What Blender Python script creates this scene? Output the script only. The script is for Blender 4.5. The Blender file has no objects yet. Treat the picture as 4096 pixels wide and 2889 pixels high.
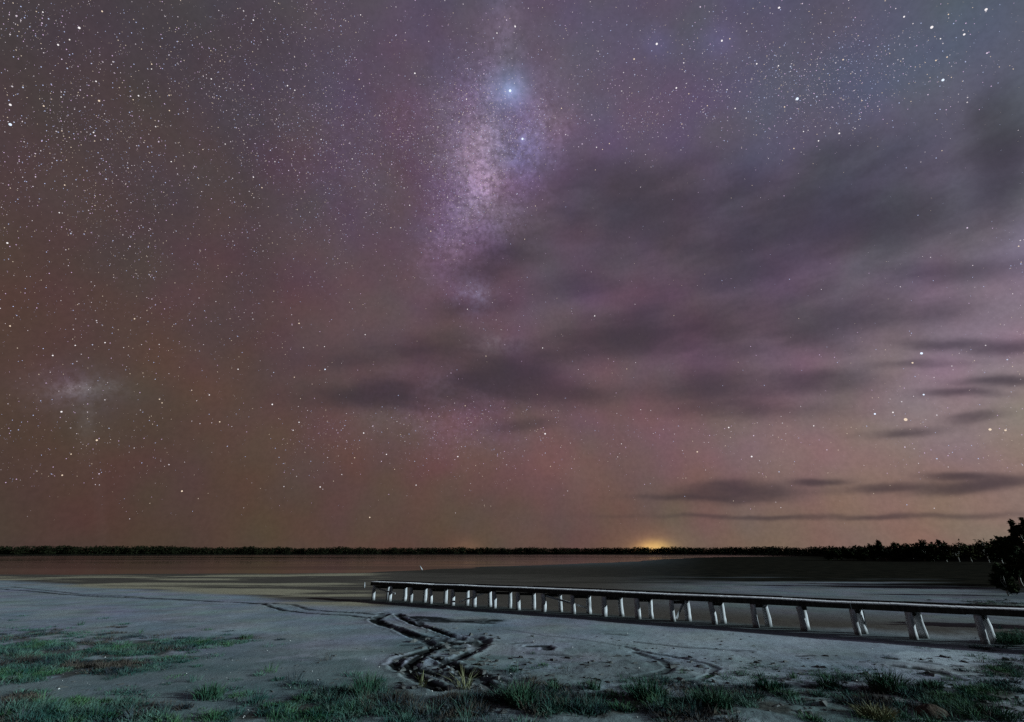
import bpy, math, random
import numpy as np

# ------------------------------------------------------------------ camera, sky, moonlight, exposure
C = bpy.context.scene
col = C.collection
R = math.radians
rng = np.random.default_rng(11)
random.seed(11)

FOC, CX, CY, HOR, CAM_H = 1900.0, 2048.0, 1444.5, 2210.0, 3.2     # lens in photo pixels, camera height in metres
PITCH = math.atan((HOR - CY) / FOC)
cam_data = bpy.data.cameras.new('camera')
cam_data.sensor_width = 36.0
cam_data.lens = 36.0 * FOC / 4096.0
cam_data.clip_start = 0.05
cam_data.clip_end = 60000
cam = bpy.data.objects.new('camera', cam_data)
col.objects.link(cam)
cam.location = (0, 0, CAM_H)
cam.rotation_euler = (R(90) + PITCH, 0, 0)
C.camera = cam
C.view_settings.view_transform = 'Standard'
C.view_settings.look = 'None'
C.view_settings.gamma = 1
C.view_settings.exposure = 0.0
C.cycles.use_denoising = False
C.cycles.max_bounces = 5
C.cycles.sample_clamp_indirect = 2.0

def direction(u, v):
    x = (u - CX) / FOC; y = -(v - CY) / FOC
    d = np.array([x, math.cos(PITCH) - y * math.sin(PITCH), math.sin(PITCH) + y * math.cos(PITCH)])
    return d / np.linalg.norm(d)
def at(u, v, z=0.0):                       # where the sight line through a photo pixel meets the level z
    d = direction(u, v)
    t = (z - CAM_H) / d[2]
    return np.array([d[0] * t, d[1] * t])
S = 4096 / 2295.0                          # many measurements were read on a 2295 px wide view
def lin(c):
    return [((x / 255) / 12.92 if x / 255 <= .04045 else ((x / 255 + .055) / 1.055) ** 2.4) for x in c]

sun_data = bpy.data.lights.new('moonlight', 'SUN')
sun_data.energy = 5.0
sun_data.color = (0.74, 0.93, 1.0)
sun_data.angle = R(0.5)
sun = bpy.data.objects.new('moonlight', sun_data)
col.objects.link(sun)
SUN_EL = R(13); TR = np.array([-1.0, 0.20]); TR /= np.linalg.norm(TR)
from mathutils import Vector, Matrix
travel = Vector((TR[0] * math.cos(SUN_EL), TR[1] * math.cos(SUN_EL), -math.sin(SUN_EL)))
sun.rotation_euler = travel.to_track_quat('-Z', 'Y').to_euler()
sun.location = (60, -10, 40)

# ---- night sky: every feature sits at a compass direction and height
# (u, v) on the 2295 px view, colour seen there
SKY = [
 (0,0,(68,64,68)),(450,0,(72,67,73)),(900,0,(90,82,96)),(1350,0,(88,81,99)),(1800,0,(83,83,102)),(2295,0,(78,94,108)),
 (0,300,(73,61,63)),(450,300,(74,62,66)),(900,300,(86,74,86)),(1350,300,(100,88,106)),(1800,300,(92,87,106)),(2295,300,(94,98,114)),
 (0,600,(78,63,60)),(450,600,(80,67,68)),(900,600,(94,76,87)),(1350,600,(102,86,100)),(1800,600,(108,96,112)),(2295,600,(128,120,136)),
 (0,850,(84,66,60)),(450,850,(88,68,67)),(900,850,(100,80,86)),(1350,850,(110,90,101)),(1800,850,(122,102,118)),(2295,850,(146,132,146)),
 (0,1050,(85,66,58)),(450,1050,(93,71,65)),(900,1050,(103,78,76)),(1350,1050,(117,87,93)),(1800,1050,(139,108,118)),(2295,1050,(144,126,118)),
 (0,1150,(70,60,51)),(450,1150,(80,66,56)),(900,1150,(88,72,61)),(1350,1150,(93,75,66)),(1800,1150,(113,94,82)),(2295,1150,(132,112,94)),
 (0,1235,(56,50,44)),(450,1235,(66,57,48)),(900,1235,(78,66,54)),(1350,1235,(90,76,57)),(1800,1235,(108,92,67)),(2295,1235,(118,101,74)),
]
# dark cloud: centre, half sizes, tilt, strength
CLOUDS = [
 (1130,845,92,44,0,2.0),(1190,798,55,34,0,.5),(880,884,150,28,2,1.3),(930,790,170,36,6,.7),(1110,565,85,62,0,.75),(1060,690,75,22,5,.6),
 (1470,430,240,80,0,.66),(1650,590,350,100,5,.66),(1450,748,220,42,8,1.3),(1610,690,220,34,8,.5),(1590,862,135,40,0,1.0),(1830,850,105,32,0,.95),
 (1700,915,160,20,0,.55),(1920,420,230,95,8,.75),(2245,370,62,130,0,1.0),(2010,700,230,30,4,.7),(1290,880,95,28,0,.6),(1290,640,90,30,4,.35),
 (1740,500,220,64,5,.5),(2110,610,130,22,6,.6),(2060,500,130,50,0,.6),(1560,560,110,30,6,.35),(1330,480,110,60,0,.45),(1800,745,120,26,5,.5),
 (1655,1106,105,15,3,1.2),(1600,1090,60,11,6,.7),(1840,1075,60,7,2,1.1),(2000,1089,115,10,2,.85),(2175,1066,80,9,-2,1.1),(2205,1093,125,12,4,1.2),(2290,1080,60,12,0,.8),
 (1560,1119,120,6,0,.6),(1750,1157,300,5,0,.55),(2060,1158,200,6,-1,.6),(2180,941,60,12,6,1.1),(2010,974,85,8,3,.8),(2250,856,95,11,3,1.0),(2150,884,90,8,0,.8),
 (2260,775,85,14,4,.8),(2130,768,95,13,-2,.7),(2060,815,110,9,3,.5),(1720,775,220,30,0,.45),(1180,950,70,15,4,.4),
]
# glows: centre, half sizes, tilt, colour added
def add(c, k=1.0): return [x * k for x in lin(c)]
GLOWS = [
 (1088,425,34,44,0,add((88,76,92))),(1080,420,80,125,0,add((62,52,68))),(1015,535,58,110,-26,add((56,46,60))),(1130,250,130,130,0,add((50,45,60))),
 (1078,310,44,100,-8,add((60,52,62))),(1230,330,40,80,-15,add((50,44,54))),(1130,70,46,110,0,add((42,36,48))),(1172,330,55,70,0,add((34,36,66))),(1120,470,90,70,0,add((44,38,54))),
 (1065,665,40,34,0,add((58,64,78))),(1110,775,60,20,0,add((60,58,62))),(1000,910,190,100,0,add((42,34,44))),(900,330,300,170,0,add((24,20,32))),(1090,540,90,60,0,add((34,28,38))),
 (188,870,60,15,4,add((60,58,57))),(180,872,100,46,0,add((38,35,43))),(195,960,20,60,0,add((30,27,28))),
 (225,1150,14,90,6,add((16,16,17))),(1143,203,14,14,0,add((84,98,120))),(1143,205,40,40,0,add((76,97,122))),(1172,312,11,11,0,add((70,74,100))),
 (1472,95,34,34,0,add((34,32,62))),(1617,92,40,40,0,add((40,36,74))),
 (1465,1228,34,15,0,add((190,152,74))),(1465,1230,75,42,0,add((84,64,28))),(1045,1232,32,24,0,add((66,48,30))),
 (2270,540,110,60,10,add((66,66,78))),(2240,690,150,60,0,add((44,44,50))),(2050,850,200,80,0,add((38,30,42))),
 (2120,960,170,50,0,add((40,34,36))),(1250,1050,220,60,0,add((32,20,23))),(1750,1020,200,50,0,add((42,24,36))),
]
MILKY = 17                                  # the first ones carry star dust
E1 = math.exp(-1)
def axes(u, v, su, sv, tilt):
    c = direction(u * S, v * S)
    tu = (direction(u * S + 1, v * S) - direction(u * S - 1, v * S)) / 2
    tv = -(direction(u * S, v * S + 1) - direction(u * S, v * S - 1)) / 2
    tu -= c * (tu @ c); tv -= c * (tv @ c)
    au = tu - tv * (tu @ tv) / (tv @ tv); au = au / (au @ tu)
    av = tv - tu * (tu @ tv) / (tu @ tu); av = av / (av @ tv)
    ct, st = math.cos(R(tilt)), math.sin(R(tilt))
    return (au * ct + av * st) / (su * S), (-au * st + av * ct) / (sv * S)

world = bpy.data.worlds.new('World')
C.world = world
world.use_nodes = True
wt = world.node_tree
for n in list(wt.nodes): wt.nodes.remove(n)
class G:                                    # writes a node graph like arithmetic
    def __init__(s, tree): s.t = tree
    def put(s, sock, v):
        if isinstance(v, bpy.types.NodeSocket): s.t.links.new(v, sock)
        elif v is not None: sock.default_value = v
    def m(s, op, a, b=None, c=None, clamp=False):
        n = s.t.nodes.new('ShaderNodeMath'); n.operation = op; n.use_clamp = clamp
        s.put(n.inputs[0], a); s.put(n.inputs[1], b); s.put(n.inputs[2], c)
        return n.outputs[0]
    def v(s, op, a, b=None, c=None, scale=None):
        n = s.t.nodes.new('ShaderNodeVectorMath'); n.operation = op
        s.put(n.inputs[0], a); s.put(n.inputs[1], b); s.put(n.inputs[2], c)
        if scale is not None: s.put(n.inputs['Scale'], scale)
        return n.outputs['Value'] if op in ('DOT_PRODUCT', 'LENGTH') else n.outputs[0]
    def noise(s, vec, scale, detail=2.0, rough=.5, out='Fac', dist=0.0):
        n = s.t.nodes.new('ShaderNodeTexNoise'); n.noise_dimensions = '3D'
        s.put(n.inputs['Vector'], vec); s.put(n.inputs['Scale'], scale); s.put(n.inputs['Detail'], detail)
        s.put(n.inputs['Roughness'], rough); s.put(n.inputs['Distortion'], dist)
        return n.outputs[out]
    def ramp(s, fac, lo, hi, a=0.0, b=1.0):
        n = s.t.nodes.new('ShaderNodeMapRange'); n.interpolation_type = 'SMOOTHSTEP'
        s.put(n.inputs[0], fac); n.inputs[1].default_value = lo; n.inputs[2].default_value = hi
        n.inputs[3].default_value = a; n.inputs[4].default_value = b
        return n.outputs[0]
    def mix(s, f, a, b):
        n = s.t.nodes.new('ShaderNodeMix'); n.data_type = 'RGBA'
        s.put(n.inputs[0], f)
        for k, x in ((6, a), (7, b)):
            s.put(n.inputs[k], x if isinstance(x, bpy.types.NodeSocket) else (*x, 1))
        return n.outputs[2]
    def blob(s, vec, ax):
        a = s.v('DOT_PRODUCT', vec, tuple(ax[0])); b = s.v('DOT_PRODUCT', vec, tuple(ax[1]))
        return s.m('POWER', E1, s.m('MULTIPLY_ADD', a, a, s.m('MULTIPLY', b, b)))
g = G(wt)
tc = wt.nodes.new('ShaderNodeTexCoord')
D = tc.outputs['Generated']
K = 48.0
sw, sc = None, None
for u, v, c in SKY:
    w = g.m('POWER', math.exp(K), g.m('SUBTRACT', g.v('DOT_PRODUCT', D, tuple(direction(u * S, v * S))), 1.0))
    lc = np.array(lin(c)); lc = lc @ [.2, .7, .1] + 1.10 * (lc - lc @ [.2, .7, .1])      # a touch richer than read
    cv = g.v('SCALE', tuple(lc), scale=w)
    sw = w if sw is None else g.m('ADD', sw, w)
    sc = cv if sc is None else g.v('ADD', sc, cv)
sky_col = g.v('SCALE', sc, scale=g.m('DIVIDE', 1.0, g.m('MAXIMUM', sw, 1e-12)))
# drifting cloud, broken up by noise stretched along the horizon
flat = g.v('MULTIPLY', D, (1, 1, 2.6))
w1 = g.v('SUBTRACT', g.noise(flat, 5.0, 4.0, .55, 'Color'), (.5, .5, .5))
Dw = g.v('ADD', D, g.v('MULTIPLY', w1, (.085, .07, .030)))
sm = None
for u, v, su, sv, t, k in CLOUDS:
    if not k: continue
    b = g.m('MULTIPLY', g.blob(Dw, axes(u, v, su, sv, t)), k)
    sm = b if sm is None else g.m('ADD', sm, b)
cn = g.ramp(g.noise(g.v('MULTIPLY', D, (1, 1, 3.2)), 7.0, 4.0, .5), .30, .68, .50, 1.38)
cover = g.m('SUBTRACT', 1.0, g.m('POWER', E1, g.m('MULTIPLY', g.m('MULTIPLY', sm, cn), 2.0)))
# glows, grained where the Milky Way is
gs, ga = None, None
for n_, (u, v, su, sv, t, c) in enumerate(GLOWS):
    w = g.v('SCALE', tuple(c), scale=g.blob(D, axes(u, v, su, sv, t)))
    if n_ < MILKY: gs = w if gs is None else g.v('ADD', gs, w)
    else: ga = w if ga is None else g.v('ADD', ga, w)
dust = g.ramp(g.noise(D, 95.0, 6.0, .75), .32, .68, .40, 1.75)
lanes = g.ramp(g.noise(D, 12.0, 4.0, .6, dist=.6), .32, .6, .48, 1.15)
gs = g.v('SCALE', gs, scale=g.m('MULTIPLY', g.m('MULTIPLY', dust, lanes), 1.35))
gs = g.v('ADD', gs, ga)
sky_col = g.v('ADD', sky_col, gs)
tint = g.v('ADD', g.v('SCALE', g.v('SUBTRACT', g.noise(D, 9.0, 1.5, .5, 'Color'), (.5, .5, .5)), scale=.44), (1, 1, 1))
sky_col = g.v('MULTIPLY', sky_col, tint)
grain = g.ramp(g.noise(D, 130.0, 3.0, .7), .25, .75, .93, 1.07)
sky_col = g.v('SCALE', sky_col, scale=grain)
cloud_col = g.v('ADD', g.v('MULTIPLY', sky_col, (.25, .24, .27)), tuple(lin((40, 38, 43))))
sky_col = g.mix(cover, sky_col, cloud_col)
bg = wt.nodes.new('ShaderNodeBackground')
bg.inputs['Strength'].default_value = 1.0
wt.links.new(sky_col, bg.inputs['Color'])
wo = wt.nodes.new('ShaderNodeOutputWorld')
wt.links.new(bg.outputs[0], wo.inputs[0])
world.cycles.sampling_method = 'MANUAL'
world.cycles.sample_map_resolution = 512

# ------------------------------------------------------------------ helpers
def vnoise(x, y, seed=0):
    xi = np.floor(x).astype(np.int64); yi = np.floor(y).astype(np.int64)
    fx = x - xi; fy = y - yi
    fx = fx * fx * fx * (fx * (fx * 6 - 15) + 10); fy = fy * fy * fy * (fy * (fy * 6 - 15) + 10)
    def h(a, b):
        n = (a * 374761393 + b * 668265263 + seed * 982451653) & 0x7fffffff
        n = ((n ^ (n >> 13)) * 1274126177) & 0x7fffffff
        n = ((n ^ (n >> 16)) * 2246822519) & 0x7fffffff
        return (n & 0xffff) / 65535.0
    return (h(xi, yi) * (1 - fx) + h(xi + 1, yi) * fx) * (1 - fy) + (h(xi, yi + 1) * (1 - fx) + h(xi + 1, yi + 1) * fx) * fy
def fbm(x, y, seed=0, o=4, gain=.5):
    s = 0; a = 1; t = 0
    for i in range(o):
        s = s + a * vnoise(x * 2 ** i + 17.3 * i, y * 2 ** i - 9.1 * i, seed + i); t += a; a *= gain
    return s / t
def sstep(a, b, x):
    t = np.clip((x - a) / (b - a), 0, 1)
    return t * t * (3 - 2 * t)

def build(name, V, F, mats, parent=None, smooth=False, mi=None):
    """V (n,3); F (m,4) or (m,3) index array, or a list of such arrays"""
    me = bpy.data.meshes.new(name)
    V = np.asarray(V, dtype=np.float32)
    Fs = [np.asarray(f, dtype=np.int32) for f in (F if isinstance(F, list) else [F]) if len(f)]
    me.vertices.add(len(V)); me.vertices.foreach_set('co', V.ravel())
    loops = np.concatenate([f.ravel() for f in Fs])
    sizes = np.concatenate([np.full(len(f), f.shape[1], dtype=np.int32) for f in Fs])
    me.loops.add(len(loops)); me.loops.foreach_set('vertex_index', loops)
    me.polygons.add(len(sizes))
    me.polygons.foreach_set('loop_start', np.concatenate([[0], np.cumsum(sizes)[:-1]]).astype(np.int32))
    me.polygons.foreach_set('use_smooth', np.full(len(sizes), smooth, dtype=bool))
    for m in (mats if isinstance(mats, list) else [mats]): me.materials.append(m)
    if mi is not None: me.polygons.foreach_set('material_index', np.asarray(mi, dtype=np.int32))
    me.update(calc_edges=True); me.validate()
    o = bpy.data.objects.new(name, me); col.objects.link(o)
    if parent: o.parent = parent
    return o
def tag(o, label=None, cat=None, group=None, kind=None):
    for k, x in (('label', label), ('category', cat), ('group', group), ('kind', kind)):
        if x: o[k] = x
    return o
def empty(name, loc=(0, 0, 0)):
    o = bpy.data.objects.new(name, None); o.empty_display_size = .2; o.location = loc; col.objects.link(o); return o

class MB:                                    # collects quads
    def __init__(s): s.V = []; s.F = []; s.n = 0
    def add(s, V, F):
        s.V.append(np.asarray(V, float)); s.F.append(np.asarray(F, int) + s.n); s.n += len(V)
    def box(s, c, ax, ay, az, jit=0):        # centre and three half-axis vectors
        c, ax, ay, az = (np.asarray(q, float) for q in (c, ax, ay, az))
        V = [c + i * ax + j * ay + k * az for k in (-1, 1) for i, j in ((-1, -1), (1, -1), (1, 1), (-1, 1))]
        s.add(V, [(3, 2, 1, 0), (4, 5, 6, 7), (0, 1, 5, 4), (1, 2, 6, 5), (2, 3, 7, 6), (3, 0, 4, 7)])
    def tube(s, P, rad, n=10, seed=0, rough=0.0):
        P = np.asarray(P, float); r0 = np.random.default_rng(seed)
        ang = np.arange(n) * 2 * math.pi / n
        prof = 1 + rough * r0.normal(size=n)
        V = []
        for i, p in enumerate(P):
            t = P[min(i + 1, len(P) - 1)] - P[max(i - 1, 0)]; t /= np.linalg.norm(t) + 1e-9
            a = np.cross(t, [0, 1, .13]); a /= np.linalg.norm(a) + 1e-9; b = np.cross(t, a)
            rr = rad[i] * prof * (1 + rough * .5 * r0.normal(size=n))
            V += list(p + np.outer(rr * np.cos(ang), a) + np.outer(rr * np.sin(ang), b))
        F = []
        for i in range(len(P) - 1):
            for k in range(n):
                F.append((i * n + k, i * n + (k + 1) % n, (i + 1) * n + (k + 1) % n, (i + 1) * n + k))
        m = len(V)
        V.append(P[-1]); V.append(P[0])
        L = (len(P) - 1) * n
        for k in range(0, n, 2):             # caps as quads round a centre point
            F.append((L + k, L + (k + 1) % n, L + (k + 2) % n, m)); F.append((m + 1, (k + 2) % n, (k + 1) % n, k))
        s.add(V, F)
    def done(s, name, mat, parent=None, smooth=False):
        return build(name, np.concatenate(s.V), np.concatenate(s.F), mat, parent, smooth)

def material(name, rough=.9, spec=.2):
    m = bpy.data.materials.new(name); m.use_nodes = True
    b = m.node_tree.nodes['Principled BSDF']; spec *= .25
    b.inputs['Roughness'].default_value = rough
    b.inputs['Specular IOR Level'].default_value = spec
    q = G(m.node_tree)
    pos = m.node_tree.nodes.new('ShaderNodeNewGeometry').outputs['Position']
    return m, q, b, pos
def bump(q, b, h, strength, dist):
    n = q.t.nodes.new('ShaderNodeBump'); n.inputs['Strength'].default_value = strength; n.inputs['Distance'].default_value = dist
    q.t.links.new(h, n.inputs['Height']); q.t.links.new(n.outputs[0], b.inputs['Normal'])

# ------------------------------------------------------------------ ground: one sheet, finer ahead of the camera
th = np.concatenate([np.linspace(-180, -56, 40, endpoint=False), np.linspace(-56, 56, 1150), np.linspace(56, 180, 41)[1:-1]])
th = np.radians(th)
rr_ = np.concatenate([np.geomspace(.4, 9, 26, endpoint=False), np.geomspace(9, 50, 390, endpoint=False), np.geomspace(50, 130, 110, endpoint=False),
                      np.geomspace(130, 1000, 90, endpoint=False), np.geomspace(1000, 14000, 24)])
TH, RR = np.meshgrid(th, rr_)
X = RR * np.sin(TH); Y = RR * np.cos(TH)

def polar_edge(pts):                         # pixels on a shoreline -> distance as a function of bearing
    q = np.array([at(u * S, v * S) for u, v in pts])
    a = np.arctan2(q[:, 0], q[:, 1]); r = np.hypot(q[:, 0], q[:, 1])
    i = np.argsort(a)
    return a[i], r[i]
def edge(pts, t):
    a, r = polar_edge(pts)
    return np.exp(np.interp(t, a, np.log(r)))
WATER_EDGE = [(0,1288),(200,1287),(420,1287),(640,1286),(800,1283),(950,1278),(1060,1273),(1200,1267),(1330,1262),(1430,1258),(1500,1253),(1600,1249),(1800,1246.5),(2295,1246)]
MARSH_NEAR = [(0,1240),(700,1250),(850,1276),(960,1290),(1150,1300),(1300,1306),(1500,1308),(1700,1308),(1900,1316),(2100,1322),(2230,1332),(2295,1336)]
SAND_FAR = [(0,1302),(250,1318),(500,1330),(640,1348),(760,1356),(850,1362),(1000,1364),(1150,1371),(1300,1382),(1500,1396),(1700,1408),(1950,1424),(2200,1440),(2295,1446)]
nz1 = fbm(X / 9, Y / 9, 3, 4); nz2 = fbm(X / 2.2, Y / 2.2, 7, 4); nzb = fbm(X / 30, Y / 18, 12, 4)
jr = 1 + .18 * (nzb - .5)
shn = fbm(X / 55, Y / 9, 14, 5)
lake_s = RR * (1 + .06 * (nzb - .5) + .16 * (shn - .5)) - edge(WATER_EDGE, TH)
front = np.abs(TH) < R(80)
lake_s = np.where(front, lake_s, RR - 150)
far_shore = 860 * (1 + .04 * (fbm(TH * 9, TH * 0, 5) - .5))
far_shore = np.where(TH > R(22), np.maximum(260 + 600 * (1 - sstep(R(22), R(38), TH)), 255), far_shore)
lake_m = sstep(-3, 12, lake_s)
Z = -.75 * lake_m
Z = Z + 1.6 * sstep(far_shore, far_shore * 1.03, RR)
Z = Z + 1.7 * (1 - sstep(2.0, 10.6, RR)) * 1.0
dry = 1 - lake_m
near = 1 - sstep(60, 110, RR)
Z += near * dry * (.050 * (fbm(X / 3.0, Y / 3.0, 21, 4) - .5) + .05 * (nz1 - .5))
fine = (1 - sstep(34, 55, RR)) * sstep(8, 9.5, RR)
rough_near = 1 - sstep(15, 24, RR + 6 * (TH < 0) + 5 * (nz1 - .5))
Z += fine * (.018 + .05 * rough_near) * ((fbm(X / .55, Y / .55, 31, 4) - .5))

mst = fbm(X / 16, Y / 4.0, 19, 5)
marsh = sstep(-.22, .30, (RR * jr) / edge(MARSH_NEAR, TH) - 1 + .75 * (mst - .5)) * (1 - lake_m)
marsh = np.maximum(marsh, sstep(.97, .99, RR / far_shore))
far_bank = sstep(.97, .99, RR / far_shore)
mright = sstep(R(4), R(22), TH)
marsh = np.maximum(marsh * (.50 + .50 * mright), mright * sstep(.95, 1.35, RR / edge(MARSH_NEAR, TH) + .5 * (mst - .5))) * sstep(R(-32), R(-18), TH)
marsh = np.maximum(marsh, far_bank)
sand_t = (RR * (1 + .05 * (nz2 - .5) + .05 * (nz1 - .5))) / edge(SAND_FAR, TH) - 1
brown = sstep(-.06, .08, sand_t) * (1 - sstep(100, 220, RR))
far_lit = sstep(R(8), R(26), TH) * sstep(30, 40, RR)          # paler flats beyond the walkway on the right
brown = brown * (1 - .65 * far_lit)
crust = sstep(.50, .62, fbm(X / 10 + 3, Y / 2.6, 41, 4)) * sstep(R(-48), R(-36), -np.abs(TH + R(24)) - R(24) + R(0)) if False else None
b_left = sstep(R(-12), R(-17), TH)
crust = b_left * sstep(-.12, .05, sand_t) * (1 - sstep(-8, -2, lake_s)) * sstep(.44, .60, fbm(X / 13 + 3, Y / 3.0, 41, 4))

# wheel ruts and dark streaks, read off the photograph and laid out on the flat
def z1(p): return [(1400 + .6098 * a, 2150 + .6098 * b) for a, b in p]
def z3(p): return [(.6098 * a, 2150 + .6098 * b) for a, b in p]
def z4(p): return [(2500 + .695 * a, 2450 + .695 * b) for a, b in p]
TRACKS = [  # pixels, width m, depth m, darkness
 (z3([(-150,330),(180,350),(390,372),(670,388),(1000,402),(1400,420),(1720,432)]) , .34, .08, .95),
 (z3([(60,322),(150,333),(330,350),(520,372),(800,386),(1150,404),(1500,424),(1720,437)]), .30, .06, .75),
 (z3([(1720,436),(1850,475),(2000,494),(2296,509)]) + z1([(150,530),(215,500)]), .30, .12, .9),
 (z3([(1720,432),(1920,440),(2010,468),(2150,484),(2296,490)]) + z1([(160,500),(230,492)]), .30, .12, .9),
 (z1([(190,520),(150,540),(200,572),(300,600),(400,640),(500,680),(570,720),(450,757),(330,786),(288,832),(370,882),(480,930),(530,965),(575,1000)]), .34, .20, 1.0),
 (z1([(240,500),(182,540),(250,578),(340,606),(430,636),(520,664)]), .26, .14, .95),
 (z1([(310,500),(352,540),(430,572),(560,606),(650,640),(720,664)]), .32, .20, 1.0),
 (z1([(330,505),(420,535),(500,590),(600,625),(690,660)]), .22, .10, .8),
 (z1([(560,724),(470,778),(388,832),(430,868),(560,892),(650,935),(700,960)]), .32, .20, 1.0),
 (z1([(700,655),(800,655),(890,668),(860,710),(800,752),(700,792),(632,815),(720,850),(800,880),(870,940),(960,1010),(1040,1045)]), .36, .24, 1.0),
 (z1([(560,780),(640,820),(720,872),(760,930),(800,985)]), .26, .16, .95),
 (z1([(420,522),(560,532),(700,545),(830,540),(950,543)]), .85, .06, .95),
 (z1([(420,537),(560,550),(750,553),(930,560)]), .6, .05, .85),
 (z1([(350,705),(430,702),(520,700)]), .25, .06, .8), (z1([(880,900),(960,930),(1040,960),(1050,1000)]), .22, .09, .8),  # first streak: shadow cast left of the churned hole, painted as dark ground
 (z1([(1000,600),(1250,640),(1500,672),(1700,702),(2000,760),(2200,792)]), .16, .04, .35),
 (z4([(0,198),(150,235),(340,262),(450,290),(520,322),(492,362),(420,388),(330,398)]), .18, .08, .6),
 (z4([(60,170),(300,195),(500,210),(720,224)]), .22, .06, .6),(z4([(60,230),(220,285),(272,312),(232,346),(100,372)]), .22, .08, .7),
 (z4([(1000,250),(1080,248)]), .2,.05,.6),(z4([(1490,262),(1560,270)]), .2,.07,.8),(z4([(1540,305),(1660,320)]), .24,.09,.85),(z4([(1700,320),(1800,340),(1940,385)]), .3,.12,.9),
 (z4([(1700,285),(1810,298)]), .22,.06,.7),(z4([(1080,420),(1250,430),(1440,452)]), .5,.12,.9),(z4([(870,405),(1010,400)]), .25,.08,.8),(z4([(1880,300),(1920,305)]), .2,.08,.8),
 (z1([(1180,715),(1290,712),(1300,735)]), .30,.12,.9),(z1([(1060,700),(1180,690)]), .25,.06,.5),(z1([(1160,755),(1340,770),(1500,780)]), .22,.05,.45),(z1([(1690,632),(1800,640)]), .3,.05,.6),
]
rut = np.zeros_like(X); dz = np.zeros_like(X)
sel = (RR > 9) & (RR < 75) & (np.abs(TH) < R(56))
xs, ys = X[sel], Y[sel]
rag = fbm(xs / .30, ys / .30, 51, 4); pat = fbm(xs / .9, ys / .9, 57, 3)
wx = (fbm(xs / .8, ys / .8, 53, 4) - .5) * .16; wy = (fbm(xs / .8, ys / .8, 54, 4) - .5) * .24
rsel = np.zeros_like(xs); zsel = np.zeros_like(xs)
for pts, w, dep, dk in TRACKS:
    P = np.array([at(u, v) for u, v in pts])
    lo, hi = P.min(0) - 2, P.max(0) + 2
    i = np.where((xs > lo[0]) & (xs < hi[0]) & (ys > lo[1]) & (ys < hi[1]))[0]
    if not len(i): continue
    q = np.stack([xs[i] + wx[i], ys[i] + wy[i]], 1); best = np.full(len(i), 9e9)
    for a, b in zip(P[:-1], P[1:]):
        d = b - a; t = np.clip(((q - a) @ d) / (d @ d + 1e-9), 0, 1)
        best = np.minimum(best, np.hypot(*(q - a - t[:, None] * d).T))
    w *= .58; dep *= .34
    best = np.abs(best + (rag[i] - .5) * .9 * w)
    core = np.exp(-(best / w) ** 2); berm = np.exp(-((best - 1.75 * w) / (.55 * w)) ** 2)
    zsel[i] += -dep * core + .28 * dep * berm * (.1 + 1.9 * rag[i]) * (.3 + 1.2 * pat[i])
    rsel[i] = np.maximum(rsel[i], dk * sstep(1.35 * w, .75 * w, best) * (.65 + .35 * sstep(.30, .50, pat[i])))
zsel = np.clip(zsel, -.20, .12)
# the churned hole where the wheels dug in
bog = np.zeros_like(xs)
for (a, b), ru, rv in (((700, 690), 190, 52), ((850, 690), 70, 45), ((640, 830), 130, 60), ((720, 900), 120, 50)):
    c = at(*z1([(a, b)])[0]); c1 = at(*z1([(a + ru, b)])[0]); c2 = at(*z1([(a, b + rv)])[0])
    bog = np.maximum(bog, np.exp(-(((xs - c[0]) / abs(c1[0] - c[0])) ** 2 + ((ys - c[1]) / abs(c2[1] - c[1])) ** 2) ** 1.5))
lump = fbm(xs / .34, ys / .34, 61, 5)
zsel += bog * .12 * (lump - .58)
rsel = np.maximum(rsel, bog * sstep(.64, .50, lump) * .97)
rut[sel] = rsel; dz[sel] = zsel
Z += dz
# dark rooty soil under the plants, and whiter sand near the walkway's shore end with stronger light put into its colour
PATCH = [  # centre and half sizes on the 2295 px view, clumps, height
 (120,1500,120,26,60,.30),(260,1488,80,20,40,.28),(370,1468,70,14,26,.24),(60,1440,80,18,30,.26),(250,1425,60,8,10,.16),
 (40,1475,95,40,70,.34),(140,1470,110,32,70,.32),(240,1462,95,22,50,.30),(330,1452,90,16,36,.28),(420,1442,80,12,28,.25),(500,1436,60,8,18,.22),(110,1418,75,7,22,.20),(90,1500,110,20,40,.30),
 (30,1590,100,36,60,.34),(180,1598,120,28,60,.32),(300,1572,50,16,22,.30),(330,1600,60,18,26,.30),(470,1560,40,8,12,.26),(560,1605,80,16,22,.30),
 (660,1588,90,26,50,.36),(760,1575,90,28,55,.40),(860,1572,90,30,60,.42),(960,1580,90,30,60,.40),(1060,1578,90,30,60,.40),(1160,1575,80,34,65,.44),(1260,1582,80,30,50,.38),
 (1350,1588,80,28,50,.36),(1450,1580,90,30,55,.38),(1560,1545,70,10,16,.24),(1600,1588,90,26,45,.36),(1700,1560,60,14,18,.28),(1760,1580,90,26,45,.36),(1860,1590,90,22,36,.34),
 (1960,1572,70,34,45,.40),(2060,1560,70,22,28,.30),(2140,1590,90,26,40,.32),(2230,1560,80,30,45,.30),(2260,1500,60,26,36,.24),(2275,1432,60,16,60,.34),(2200,1352,70,8,30,.26),(2270,1358,40,8,22,.28),
 (1880,1520,120,10,20,.20),(1750,1500,140,14,16,.14),(2010,1478,90,8,12,.14),(1640,1518,100,9,14,.16),(1500,1525,90,8,12,.18),(2180,1455,60,8,14,.2),
]
humus = np.zeros_like(X); salt = np.zeros_like(X)
nsel = (RR > 9) & (RR < 70) & (np.abs(TH) < R(56))
xx, yy = X[nsel], Y[nsel]
dep_ = yy * math.cos(PITCH) - CAM_H * math.sin(PITCH)
pu = (CX + FOC * xx / dep_) / S; pv = (CY + FOC * (yy * math.sin(PITCH) + CAM_H * math.cos(PITCH)) / dep_) / S
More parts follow.
